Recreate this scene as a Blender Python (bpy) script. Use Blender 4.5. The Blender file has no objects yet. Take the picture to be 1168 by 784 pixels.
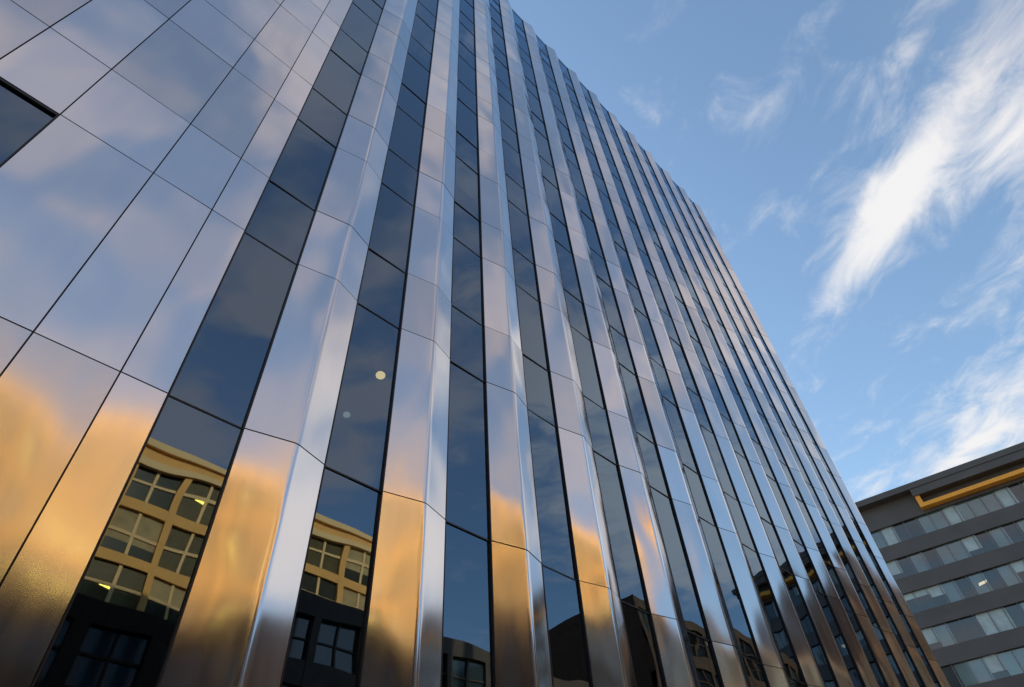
import bpy, math, random
from mathutils import Matrix, Vector
random.seed(7)
S = bpy.context.scene
D = 5.8; CH = 1.6

# ---------------------------------------------------------------- materials
def newmat(name):
    m = bpy.data.materials.new(name); m.use_nodes = True
    nt = m.node_tree; nt.nodes.clear()
    out = nt.nodes.new('ShaderNodeOutputMaterial')
    return m, nt, out
def N(nt, t, **kw):
    n = nt.nodes.new(t)
    for k, v in kw.items(): setattr(n, k, v)
    return n
def simple(name, col, rough=0.7, metal=0.0, var=0.15, scale=1.5, bump=0.0, bscale=20, spec=0.5, ior=None):
    m, nt, out = newmat(name)
    b = N(nt, 'ShaderNodeBsdfPrincipled')
    b.inputs['Roughness'].default_value = rough; b.inputs['Metallic'].default_value = metal
    b.inputs['Specular IOR Level'].default_value = spec
    if ior: b.inputs['IOR'].default_value = ior
    tc = N(nt, 'ShaderNodeTexCoord'); nz = N(nt, 'ShaderNodeTexNoise')
    nz.inputs['Scale'].default_value = scale; nz.inputs['Detail'].default_value = 4
    nt.links.new(tc.outputs['Object'], nz.inputs['Vector'])
    r = N(nt, 'ShaderNodeValToRGB')
    r.color_ramp.elements[0].position = 0.3; r.color_ramp.elements[1].position = 0.7
    r.color_ramp.elements[0].color = [c*(1-var) for c in col]+[1]
    r.color_ramp.elements[1].color = [min(1, c*(1+var)) for c in col]+[1]
    nt.links.new(nz.outputs['Fac'], r.inputs['Fac']); nt.links.new(r.outputs['Color'], b.inputs['Base Color'])
    if bump:
        n2 = N(nt, 'ShaderNodeTexNoise'); n2.inputs['Scale'].default_value = bscale; n2.inputs['Detail'].default_value = 4
        nt.links.new(tc.outputs['Object'], n2.inputs['Vector'])
        bp = N(nt, 'ShaderNodeBump'); bp.inputs['Strength'].default_value = bump; bp.inputs['Distance'].default_value = 0.02
        nt.links.new(n2.outputs['Fac'], bp.inputs['Height']); nt.links.new(bp.outputs['Normal'], b.inputs['Normal'])
    nt.links.new(b.outputs[0], out.inputs[0])
    return m
def steel():
    m, nt, out = newmat('brushed_stainless_steel')
    b = N(nt, 'ShaderNodeBsdfPrincipled')
    b.inputs['Metallic'].default_value = 1
    tc = N(nt, 'ShaderNodeTexCoord')
    at = N(nt, 'ShaderNodeAttribute', attribute_name='rnd')
    r = N(nt, 'ShaderNodeValToRGB')
    r.color_ramp.elements[0].color = (0.57, 0.55, 0.555, 1); r.color_ramp.elements[1].color = (0.72, 0.69, 0.695, 1)
    nt.links.new(at.outputs['Fac'], r.inputs['Fac']); nt.links.new(r.outputs['Color'], b.inputs['Base Color'])
    mp = N(nt, 'ShaderNodeMapping'); mp.inputs['Scale'].default_value = (6, 6, 0.5)
    nt.links.new(tc.outputs['Object'], mp.inputs['Vector'])
    nz = N(nt, 'ShaderNodeTexNoise'); nz.inputs['Scale'].default_value = 1.0; nz.inputs['Detail'].default_value = 3
    nt.links.new(mp.outputs[0], nz.inputs['Vector'])
    mr = N(nt, 'ShaderNodeMapRange'); mr.inputs[1].default_value = 0.3; mr.inputs[2].default_value = 0.7
    mr.inputs[3].default_value = 0.10; mr.inputs[4].default_value = 0.14
    nt.links.new(nz.outputs['Fac'], mr.inputs[0]); nt.links.new(mr.outputs[0], b.inputs['Roughness'])
    ml = N(nt, 'ShaderNodeMath', operation='MULTIPLY'); ml.inputs[1].default_value = 37.0
    nt.links.new(at.outputs['Fac'], ml.inputs[0])
    cx = N(nt, 'ShaderNodeCombineXYZ'); nt.links.new(ml.outputs[0], cx.inputs[1])
    ad = N(nt, 'ShaderNodeVectorMath', operation='ADD')
    nt.links.new(tc.outputs['Object'], ad.inputs[0]); nt.links.new(cx.outputs[0], ad.inputs[1])
    mp2 = N(nt, 'ShaderNodeMapping'); mp2.inputs['Scale'].default_value = (1, 1, 0.6)
    nt.links.new(ad.outputs[0], mp2.inputs['Vector'])
    n2 = N(nt, 'ShaderNodeTexNoise'); n2.inputs['Scale'].default_value = 0.8; n2.inputs['Detail'].default_value = 0.8
    nt.links.new(mp2.outputs[0], n2.inputs['Vector'])
    bp = N(nt, 'ShaderNodeBump'); bp.inputs['Strength'].default_value = 1.0; bp.inputs['Distance'].default_value = 0.06
    nt.links.new(n2.outputs['Fac'], bp.inputs['Height']); nt.links.new(bp.outputs['Normal'], b.inputs['Normal'])
    nt.links.new(b.outputs[0], out.inputs[0])
    return m
def glass(name, ior=2.55, trans=(0.08, 0.17, 0.24), refl=(0.62, 0.80, 1.0), bump=0.22):
    m, nt, out = newmat(name)
    fr = N(nt, 'ShaderNodeFresnel'); fr.inputs['IOR'].default_value = ior
    tr = N(nt, 'ShaderNodeBsdfTransparent'); tr.inputs[0].default_value = (*trans, 1)
    gl = N(nt, 'ShaderNodeBsdfGlossy'); gl.inputs['Color'].default_value = (*refl, 1); gl.inputs['Roughness'].default_value = 0.01
    mx = N(nt, 'ShaderNodeMixShader')
    tc = N(nt, 'ShaderNodeTexCoord'); n2 = N(nt, 'ShaderNodeTexNoise'); n2.inputs['Scale'].default_value = 0.8; n2.inputs['Detail'].default_value = 1
    nt.links.new(tc.outputs['Object'], n2.inputs['Vector'])
    bp = N(nt, 'ShaderNodeBump'); bp.inputs['Strength'].default_value = bump; bp.inputs['Distance'].default_value = 0.03
    nt.links.new(n2.outputs['Fac'], bp.inputs['Height']); nt.links.new(bp.outputs['Normal'], gl.inputs['Normal'])
    nt.links.new(fr.outputs[0], mx.inputs[0]); nt.links.new(tr.outputs[0], mx.inputs[1]); nt.links.new(gl.outputs[0], mx.inputs[2])
    nt.links.new(mx.outputs[0], out.inputs[0])
    return m
def emis(name, col, st):
    m, nt, out = newmat(name)
    e = N(nt, 'ShaderNodeEmission'); e.inputs[0].default_value = (*col, 1); e.inputs[1].default_value = st
    nt.links.new(e.outputs[0], out.inputs[0]); return m

M_steel = steel()
M_glass = glass('tinted_facade_glass')
M_black = simple('black_gasket', (0.012, 0.012, 0.014), 0.5)
M_int = simple('interior_plaster', (0.30, 0.30, 0.30), 0.9)
M_slab = simple('floor_slab_concrete', (0.12, 0.12, 0.12), 0.9)
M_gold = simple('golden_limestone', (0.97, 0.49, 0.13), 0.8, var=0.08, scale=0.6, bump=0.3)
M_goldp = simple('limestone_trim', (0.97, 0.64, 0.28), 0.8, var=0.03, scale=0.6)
M_dark = simple('dark_brick', (0.08, 0.045, 0.026), 0.8, var=0.25, bump=0.3)
M_dark2 = simple('brown_cladding', (0.10, 0.07, 0.05), 0.6, var=0.2)
M_grey = simple('grey_brown_cladding', (0.09, 0.08, 0.076), 0.6, var=0.14, scale=0.4)
M_grey2 = simple('pale_mullion_metal', (0.17, 0.17, 0.175), 0.5)
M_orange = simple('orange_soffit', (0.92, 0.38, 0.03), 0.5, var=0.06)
M_win = [simple('window_glass_dark', (0.015, 0.02, 0.025), 0.05, ior=1.8),
         simple('window_glass_mid', (0.05, 0.075, 0.08), 0.08, ior=1.8),
         simple('window_blind_pale', (0.26, 0.32, 0.32), 0.3)]
M_wing = [simple('old_window_glass', (0.05, 0.05, 0.035), 0.25, spec=.15, ior=1.3),
          simple('old_window_glass_warm', (0.14, 0.11, 0.05), 0.3, spec=.15, ior=1.3),
          simple('old_window_blind', (0.5, 0.36, 0.17), 0.6, spec=.1)]
M_winb = [simple('curtain_wall_glass_dark', (0.015, 0.028, 0.034), 0.04, ior=1.95, var=.5, scale=.3),
          simple('curtain_wall_glass_green', (0.08, 0.14, 0.145), 0.06, ior=2.2, var=.4, scale=.25),
          simple('curtain_wall_blind', (0.36, 0.44, 0.44), 0.2, ior=1.7)]
M_lamp2 = emis('lit_office_ceiling_light', (1.0, 0.74, 0.10), 12.0)
M_lampw = emis('office_ceiling_light', (1.0, 0.9, 0.7), 0.75)

# ---------------------------------------------------------------- mesh helpers
class MB:
    def __init__(s): s.v = []; s.f = []; s.mi = []; s.r = []; s.sm = []
    def quad(s, pts, mi=0, r=0.5, sm=False):
        i = len(s.v); s.v += [tuple(p) for p in pts]; s.f.append(tuple(range(i, i+len(pts)))); s.mi.append(mi); s.r.append(r); s.sm.append(sm)
    def box(s, x0, x1, y0, y1, z0, z1, mi=0):
        i = len(s.v)
        s.v += [(x0,y0,z0),(x1,y0,z0),(x1,y1,z0),(x0,y1,z0),(x0,y0,z1),(x1,y0,z1),(x1,y1,z1),(x0,y1,z1)]
        for f in ((0,3,2,1),(4,5,6,7),(0,1,5,4),(1,2,6,5),(2,3,7,6),(3,0,4,7)):
            s.f.append(tuple(i+k for k in f)); s.mi.append(mi); s.r.append(0.5); s.sm.append(False)
    def strip(s, prof, z0, z1, mi=0, r=0.5, dy0=0, dy1=0, smooth=True):
        i = len(s.v); n = len(prof)
        s.v += [(x, y+dy0, z0) for x, y in prof] + [(x, y+dy1, z1) for x, y in prof]
        for k in range(n-1):
            s.f.append((i+k, i+k+1, i+n+k+1, i+n+k)); s.mi.append(mi); s.r.append(r); s.sm.append(smooth)
    def build(s, name, mats, parent=None):
        me = bpy.data.meshes.new(name); me.from_pydata(s.v, [], s.f)
        for m in mats: me.materials.append(m)
        me.polygons.foreach_set('material_index', s.mi)
        me.polygons.foreach_set('use_smooth', s.sm)
        a = me.attributes.new('rnd', 'FLOAT', 'FACE'); a.data.foreach_set('value', s.r)
        me.update()
        o = bpy.data.objects.new(name, me); S.collection.objects.link(o)
        if parent: o.parent = parent
        return o
def empty(name, loc=(0,0,0), rz=0):
    e = bpy.data.objects.new(name, None); e.location = loc; e.rotation_euler = (0, 0, rz)
    S.collection.objects.link(e); return e

# ---------------------------------------------------------------- main steel building
B = empty('steel_and_glass_office_building')
Y = D; E = 0.14
P = 0.326*D; GW = 0.148*D; F1 = 0.100*D
TOP = 6.6*D + CH
lv = [0.0, 0.14*D+CH, 0.80*D+CH, 1.335*D+CH]
z = 1.335
while z < 6.5:
    lv += [(z+0.26)*D+CH, (z+0.658)*D+CH]; z += 0.658
lv[-1] = TOP
g = 0.008
cl = MB(); gl = MB(); bk = MB(); fr = MB()
def fold_profile(xa, xr, xb, off=0.0, seg=4):
    A = Vector((xa, Y+off)); R = Vector((xr, Y-E+off)); C = Vector((xb, Y+off))
    t = 0.05
    p0 = R + (A-R).normalized()*t; p2 = R + (C-R).normalized()*t
    pts = [tuple(A), tuple(R+(A-R).normalized()*(t+0.03))]
    for k in range(seg+1):
        u = k/seg
        q = p0*(1-u)**2 + R*2*u*(1-u) + p2*u*u
        pts.append(tuple(q))
    pts += [tuple(R+(C-R).normalized()*(t+0.03)), tuple(C)]
    return pts
def glass_strip(x0, x1, z0=None, z1=None):
    for a, b in zip(lv[:-1], lv[1:]):
        if z0 is not None and (a < z0-0.01 or b > z1+0.01): continue
        t1 = random.uniform(-.006, .006); t2 = random.uniform(-.004, .004)
        gl.quad([(x0+.016, Y+.035-t2, a+.010), (x1-.016, Y+.035+t2, a+.010), (x1-.016, Y+.035+t1+t2, b-.010), (x0+.016, Y+.035+t1-t2, b-.010)], 0, random.random())
        fr.box(x0+.017, x1-.017, Y+.022, Y+.12, b-.0105, b+.0105)
    a, b = (z0 or 0), (z1 or TOP)
    fr.box(x0, x0+.016, Y-.003, Y+.12, a, b)
    fr.box(x1-.016, x1, Y-.003, Y+.12, a, b)
def flat_panel(x0, x1, a, b):
    t = [random.uniform(-.002, .002) for _ in range(4)]
    cl.quad([(x0+g, Y+t[0], a+g), (x1-g, Y+t[1], a+g), (x1-g, Y+t[2], b-g), (x0+g, Y+t[3], b-g)], 0, random.random())
def bay(x0):
    x1 = x0+GW; xr = x1+F1; x2 = x0+P
    glass_strip(x0, x1)
    pr = fold_profile(x1+.003, xr, x2-.003)
    for a, b in zip(lv[:-1], lv[1:]):
        cl.strip(pr, a+g, b-g, 0, random.random(), random.uniform(-.003, .003), random.uniform(-.003, .003))
    bk.strip(fold_profile(x1, xr, x2, 0.03), 0, TOP-.02, 0, smooth=False)
    top = fold_profile(x1+.003, xr, x2-.003)
    for (xa, ya), (xb, yb) in zip(top[:-1], top[1:]):
        cl.quad([(xa, ya, TOP-g), (xb, yb, TOP-g), (xb, Y+.45, TOP-g), (xa, Y+.45, TOP-g)], 0, .5)
X0 = 0.178*D
for n in range(14): bay(X0+P*n)
XE = X0+P*14
vx = [0.178, 0.094, -0.044, -0.239, -0.375, -0.52, -0.66]
vx = [v*D for v in vx]
for i in range(len(vx)-1):
    xr_, xl_ = vx[i], vx[i+1]
    for k, (a, b) in enumerate(zip(lv[:-1], lv[1:])):
        if i >= 3 and k == 2: continue
        flat_panel(xl_, xr_, a, b)
XL = vx[-1]
glass_strip(vx[-1], vx[3], lv[2], lv[3])
fr.box(vx[-1]+.017, vx[3]-.017, Y-.003, Y+.12, lv[2]+.012, lv[2]+.04)
fr.box(vx[-1]+.017, vx[3]-.017, Y-.003, Y+.12, lv[3]-.05, lv[3]-.012)
bk.quad([(vx[3], Y+.03, 0), (vx[0], Y+.03, 0), (vx[0], Y+.03, TOP-.02), (vx[3], Y+.03, TOP-.02)])
bk.quad([(XL, Y+.03, 0), (vx[3], Y+.03, 0), (vx[3], Y+.03, lv[2]), (XL, Y+.03, lv[2])])
bk.quad([(XL, Y+.03, lv[3]), (vx[3], Y+.03, lv[3]), (vx[3], Y+.03, TOP-.02), (XL, Y+.03, TOP-.02)])
cl.quad([(XL, Y, TOP-g), (vx[0], Y, TOP-g), (vx[0], Y+.45, TOP-g), (XL, Y+.45, TOP-g)])
nb = 20
for n in range(nb): bay(XL-P*(n+1))
XW = XL-P*nb
DEP = 26
cl.quad([(XE, Y, 0), (XE, Y+DEP, 0), (XE, Y+DEP, TOP-g), (XE, Y, TOP-g)], 0, .4)
cl.quad([(XW, Y+DEP, 0), (XW, Y, 0), (XW, Y, TOP-g), (XW, Y+DEP, TOP-g)], 0, .4)
cl.quad([(XE, Y+DEP, 0), (XW, Y+DEP, 0), (XW, Y+DEP, TOP-g), (XE, Y+DEP, TOP-g)], 0, .4)
it = MB()
it.box(XW+.3, XE-.3, Y+.5, Y+DEP-.1, TOP-1.2, TOP-.7, 1)
it.box(XW+.3, XE-.3, Y+7, Y+7.2, 0.1, TOP-1.25, 0)
it.box(XW+.3, XE-.3, Y+.2, Y+6.95, .80*D+CH-.35, .80*D+CH-.05, 1)
zz = 1.335
while zz < 6.3:
    it.box(XW+.3, XE-.3, Y+.2, Y+6.95, zz*D+CH+.15, (zz+.26)*D+CH-.15, 1); zz += 0.658
for k in range(-4, 8):
    it.box(k*3.78+2.35, k*3.78+2.5, Y+.35, Y+6.9, .2, TOP-1.3, 0)
cl.build('steel_cladding', [M_steel], B)
gl.build('glass_strips', [M_glass], B)
bk.build('cladding_backing', [M_black], B)
fr.build('window_frames', [M_black], B)
it.build('floors_and_partitions', [M_int, M_slab], B)
def globe(name, x, y, zc, r, mat, parent):
    m = MB(); segs, rings = 16, 8
    for i in range(rings):
        for j in range(segs):
            def q(i, j):
                th = math.pi*i/rings; ph = 2*math.pi*j/segs
                return (x+r*math.sin(th)*math.cos(ph), y+r*math.sin(th)*math.sin(ph), zc-r*0.75*math.cos(th))
            m.quad([q(i, j), q(i, j+1), q(i+1, j+1), q(i+1, j)])
    m.box(x-.008, x+.008, y-.008, y+.008, zc+r*.74, zc+1.2, 1)
    m.build(name, [mat, M_black], parent)
M_lampB = emis('lit_lamp_strong', (1.0, 0.38, 0.11), 8)
M_lampC = emis('lit_lamp_faint', (1.0, 0.7, 0.5), 1.2)
globe('pendant_lamp_1', 4.0, 6.6, 9.01, .08, M_lampB, B)
globe('pendant_lamp_2', 3.84, 7.2, 8.45, .06, M_lampC, B)

# ---------------------------------------------------------------- generic gridded buildings (facade on local -Y side at y=0)
def grid_building(name, loc, rz, L, dep, H, storey, bayw, pier, spand, mw, mg=M_win, gp=(.5,.35,.15), trim=None, cross=True, zbase=0, proud=0.25, lights=0.0, parapet=0.9, mull=None, mt_=.05, lm=None):
    Bd = empty(name, loc, rz)
    w = MB(); gm = MB(); ml = MB()
    ns = int((H-parapet-zbase)/storey); zs = H-parapet-ns*storey
    w.box(.02, L-.02, proud+.06, dep, 0, H-parapet+.0, 0)
    w.box(0, L, 0, dep+.01, H-parapet+.003, H, 0)
    if trim is not None:
        w.box(-.15, L+.15, -.25, .3, H-.35, H+.15, 1)
        w.box(-.1, L+.1, -.15, .2, H-parapet-.3, H-parapet+.2, 1)
    if zs > .1: w.box(0, L, 0, proud+.05, 0, zs, 0)
    nbays = int(L/bayw); bw = L/nbays
    for s in range(ns):
        z0 = zs+s*storey
        w.box(0, L, .03, proud+.05, z0+.002, z0+spand, 0)
        for b in range(nbays):
            x0 = b*bw+pier/2; x1 = (b+1)*bw-pier/2
            k = random.choices(range(3), gp)[0]
            hz = random.choice([0, 0, .3, .5, .7]) if k == 2 else 0
            gm.quad([(x0, proud, z0+spand), (x1, proud, z0+spand), (x1, proud, z0+storey), (x0, proud, z0+storey)], k if hz == 0 else 0)
            if hz: gm.quad([(x0, proud-.01, z0+storey-(storey-spand)*hz), (x1, proud-.01, z0+storey-(storey-spand)*hz), (x1, proud-.01, z0+storey), (x0, proud-.01, z0+storey)], 2)
            if random.random() < lights:
                ww = min(.8, (x1-x0)*.6)
                xm = random.uniform(x0+.05, x1-ww-.12); zt = (storey-spand)*.4
                gm.quad([(xm, proud-.015, z0+spand+zt), (xm+ww, proud-.015, z0+spand+zt+.15), (xm+ww+.1, proud-.015, z0+spand+zt+.42), (xm+.1, proud-.015, z0+spand+zt+.3)], 3)
            if cross:
                xm = (x0+x1)/2
                ml.box(xm-mt_, xm+mt_, proud-.1, proud+.02, z0+spand, z0+storey)
                zm = z0+spand+(storey-spand)*.5
                ml.box(x0, xm-mt_-.002, proud-.08, proud+.02, zm-mt_, zm+mt_)
                ml.box(xm+mt_+.002, x1, proud-.08, proud+.02, zm-mt_, zm+mt_)
    for b in range(nbays+1):
        x = min(max(b*bw, pier/2), L-pier/2)
        if pier > 0: w.box(x-pier/2, x+pier/2, 0, proud+.045, zs+.004, H-parapet-.002, 0)
    w.build('walls', [mw, trim or mw], Bd); gm.build('windows', list(mg)+[lm or M_lamp2], Bd); ml.build('mullions', [mull or trim or mw], Bd)
    return Bd

gb = grid_building('limestone_office_building', (32, -30, 0), math.pi, 77, 14, 30.3, 3.6, 3.4, .45, .7, M_gold, mg=M_wing, trim=M_goldp, lights=.45, gp=(.6, .25, .15), parapet=1.3, mt_=.1)
tw = MB()
tw.box(.1, 1.7, .32, 1.9, 30.453, 32.0, 0); tw.box(-.1, 1.9, .15, 2.1, 32.003, 32.3, 1); tw.box(.55, 1.25, .7, 1.4, 32.303, 34.0, 0); tw.box(.4, 1.4, .55, 1.55, 34.003, 34.2, 1)
tw.build('corner_turret', [M_gold, M_goldp], gb)
grid_building('dark_brick_building', (12, -18, 0), math.pi, 60, 9, 14.2, 3.2, 3.0, .6, 1.0, M_dark, gp=(.8, .15, .05))
grid_building('brown_clad_building', (45, -18, 0), math.pi, 31, 11, 17.5, 3.4, 2.6, .4, 1.1, M_dark2, gp=(.6, .3, .1))
grid_building('tall_brick_building', (78, -18, 0), math.pi, 31, 16, 27, 3.5, 2.8, .6, 1.2, M_dark, gp=(.6, .3, .1))

# background office at end of street
th = math.atan2(-.986, .169)
a = Vector((.169, -.986, 0)).normalized()
O = Vector((78.4, 15.8, 0)) - a*28
HB = 41.2
bb = grid_building('banded_office_building', O, th, 72, 30, HB, 3.75, 1.35, .0, 1.6, M_grey, mg=M_winb, gp=(.33, .42, .25), cross=False, proud=.35, parapet=2.7, lights=.10, lm=M_lampw)
e = MB()
for b in range(int(72/1.35)+1):
    for s in range(10):
        z0 = HB-2.7-(s+1)*3.75
        e.box(b*1.35-.04+.02, b*1.35+.05, .22, .36, z0+1.602, z0+3.748, 0)
e.box(-.5, 72.5, -1.2, 10, HB, HB+.7, 1)
e.box(34.0, 72, -.9, -.003, HB-2.3, HB-1.85, 2)
e.box(33.5, 33.995, -.9, -.003, HB-2.3, HB-.903, 2)
e.box(33.4, 72, -1.1, -.003, HB-.9, HB-.003, 1)
e.build('mullions_and_roof_edge', [M_grey2, M_grey, M_orange], bb)

# ---------------------------------------------------------------- ground, road, pavement
def sheet(name, x0, x1, y0, y1, z, mat):
    m = MB(); m.quad([(x0, y0, z), (x1, y0, z), (x1, y1, z), (x0, y1, z)]); return m.build(name, [mat])
M_ground = simple('ground_paving', (0.16, 0.15, 0.14), 0.85, scale=.3, bump=.2)
M_asph = simple('asphalt', (0.05, 0.05, 0.052), 0.85, scale=3, bump=.4, bscale=60)
M_pave = simple('granite_paving', (0.26, 0.25, 0.24), 0.75, scale=2, bump=.2)
M_paint = simple('road_paint', (0.75, 0.75, 0.72), 0.6)
sheet('ground', -1500, 1500, -1500, 1500, -.13, M_ground)
sheet('road', -300, 70, -12, -1.2, -.126, M_asph)
m = MB()
m.box(-300, 70, -1.0, 5.9, -.12, 0, 0); m.box(-300, 70, -1.2, -1.003, -.12, .003, 1)
m.box(-300, 70, -18.3, -12.2, -.12, 0, 0); m.box(-300, 70, -12.197, -12.0, -.12, .003, 1)
m.build('pavement', [M_pave, M_grey2])
m = MB()
for k in range(-20, 14): m.quad([(k*5, -6.65, -.122), (k*5+2.5, -6.65, -.122), (k*5+2.5, -6.53, -.122), (k*5, -6.53, -.122)])
for yy in (-1.6, -11.7): m.quad([(-300, yy, -.122), (70, yy, -.122), (70, yy+.1, -.122), (-300, yy+.1, -.122)])
m.build('road_markings', [M_paint])

# ---------------------------------------------------------------- sun & sky
el = math.radians(28.5); az = math.radians(5)
sd = Vector((math.sin(az)*math.cos(el), math.cos(az)*math.cos(el), math.sin(el)))
L = bpy.data.lights.new('sun', 'SUN'); L.energy = 5; L.angle = math.radians(.5); L.color = (1, .82, .54)
lo = bpy.data.objects.new('sun', L); S.collection.objects.link(lo)
lo.rotation_euler = sd.to_track_quat('Z', 'Y').to_euler()

W = bpy.data.worlds.new('World'); S.world = W; W.use_nodes = True
nt = W.node_tree; nt.nodes.clear()
out = N(nt, 'ShaderNodeOutputWorld'); bg = N(nt, 'ShaderNodeBackground'); bg.inputs[1].default_value = 0.15
nt.links.new(bg.outputs[0], out.inputs[0])
sky = N(nt, 'ShaderNodeTexSky', sky_type='NISHITA'); sky.sun_disc = False
sky.sun_elevation = el; sky.sun_rotation = az; sky.air_density = 1.3; sky.dust_density = 1.0; sky.ozone_density = 1.2
def mt(op, a, b=None, c=None, clamp=False):
    n = N(nt, 'ShaderNodeMath', operation=op); n.use_clamp = clamp
    for i, v in enumerate((a, b, c)):
        if v is None: continue
        if isinstance(v, (int, float)): n.inputs[i].default_value = v
        else: nt.links.new(v, n.inputs[i])
    return n.outputs[0]
tc = N(nt, 'ShaderNodeTexCoord'); sp = N(nt, 'ShaderNodeSeparateXYZ'); nt.links.new(tc.outputs['Generated'], sp.inputs[0])
zc = mt('MAXIMUM', sp.outputs[2], .06)
px = mt('DIVIDE', sp.outputs[0], zc); py = mt('DIVIDE', sp.outputs[1], zc)
u = mt('ADD', mt('MULTIPLY', px, .6), mt('MULTIPLY', py, .8))
v = mt('ADD', mt('MULTIPLY', px, -.8), mt('MULTIPLY', py, .6))
def gauss(a, a0, sa, b, b0, sb):
    q1 = mt('POWER', mt('ABSOLUTE', mt('DIVIDE', mt('SUBTRACT', a, a0), sa)), 2)
    q2 = mt('POWER', mt('ABSOLUTE', mt('DIVIDE', mt('SUBTRACT', b, b0), sb)), 2)
    return mt('EXPONENT', mt('MULTIPLY', mt('ADD', q1, q2), -1))
def noise(us, vs, off, detail=8, rough=.6, dist=.4):
    c = N(nt, 'ShaderNodeCombineXYZ'); nt.links.new(mt('MULTIPLY', u, us), c.inputs[0]); nt.links.new(mt('MULTIPLY', v, vs), c.inputs[1]); c.inputs[2].default_value = off
    n = N(nt, 'ShaderNodeTexNoise'); n.inputs['Scale'].default_value = 1; n.inputs['Detail'].default_value = detail
    n.inputs['Roughness'].default_value = rough; n.inputs['Distortion'].default_value = dist
    nt.links.new(c.outputs[0], n.inputs['Vector']); return n.outputs['Fac']
def ss(x, a, b):
    n = N(nt, 'ShaderNodeMapRange', interpolation_type='SMOOTHSTEP'); nt.links.new(x, n.inputs[0])
    n.inputs[1].default_value = a; n.inputs[2].default_value = b; return n.outputs[0]
wisp = noise(6.0, 8.5, 3.7, 7, .62, .5)
m1 = gauss(u, .50, .26, v, -.845, .06)
m2 = gauss(u, .33, .15, v, -.98, .09)
m3 = gauss(u, 1.15, .32, v, -1.48, .2)
m4 = gauss(u, .26, .16, v, -.70, .04)
m5 = gauss(px, 1.65, .5, py, -.75, .38)  # unseen bright haze right of frame, added to brighten the steel fold reflections
m6 = gauss(px, .80, .26, py, -.60, .17)  # cloud added just outside the top right corner so the steel fins glow
msum = mt('ADD', mt('ADD', mt('ADD', mt('MULTIPLY', m1, .58), mt('MULTIPLY', m2, .32)), mt('ADD', mt('MULTIPLY', m3, .36), mt('MULTIPLY', m4, .10))), mt('ADD', mt('MULTIPLY', m5, .7), mt('MULTIPLY', m6, .6)))
d1 = ss(mt('ADD', wisp, msum), .53, 1.02)
bank = noise(2.6, 3.2, 5.1, 4, .5, .3)
reg = mt('MULTIPLY', ss(py, -.15, -.5), mt('SUBTRACT', 1, ss(px, .6, 1.1)))
d2 = mt('MULTIPLY', mt('ADD', mt('MULTIPLY', ss(bank, .44, .60), .75), .10), reg)
dd = mt('MAXIMUM', mt('MULTIPLY', d1, .97), d2)
gain = N(nt, 'ShaderNodeMix', data_type='RGBA', blend_type='MULTIPLY'); gain.inputs['Factor'].default_value = 1
gain.inputs['B'].default_value = (1.36, 1.5, 1.55, 1)
nt.links.new(sky.outputs[0], gain.inputs['A'])
mx = N(nt, 'ShaderNodeMix', data_type='RGBA')
nt.links.new(dd, mx.inputs['Factor']); nt.links.new(gain.outputs['Result'], mx.inputs['A'])
mc = N(nt, 'ShaderNodeMix', data_type='RGBA'); nt.links.new(reg, mc.inputs['Factor'])
mc.inputs['A'].default_value = (6.2, 6.1, 6.1, 1); mc.inputs['B'].default_value = (4.5, 4.1, 4.25, 1)
nt.links.new(mc.outputs['Result'], mx.inputs['B'])
nt.links.new(mx.outputs['Result'], bg.inputs[0])

# ---------------------------------------------------------------- camera
cam = bpy.data.cameras.new('camera'); co = bpy.data.objects.new('camera', cam); S.collection.objects.link(co)
cam.lens = 22.13; cam.sensor_width = 36; cam.clip_end = 5000; cam.clip_start = .05
R = Matrix(((0.7102, -0.4896, -0.5058), (-0.7019, -0.5464, -0.4567), (-0.0530, 0.6796, -0.7316)))
q = R.to_quaternion(); q.normalize()
mw = q.to_matrix().to_4x4(); mw.translation = (0, 0, CH)
co.matrix_world = mw
S.camera = co
S.view_settings.view_transform = 'Standard'; S.view_settings.look = 'None'; S.view_settings.exposure = 0
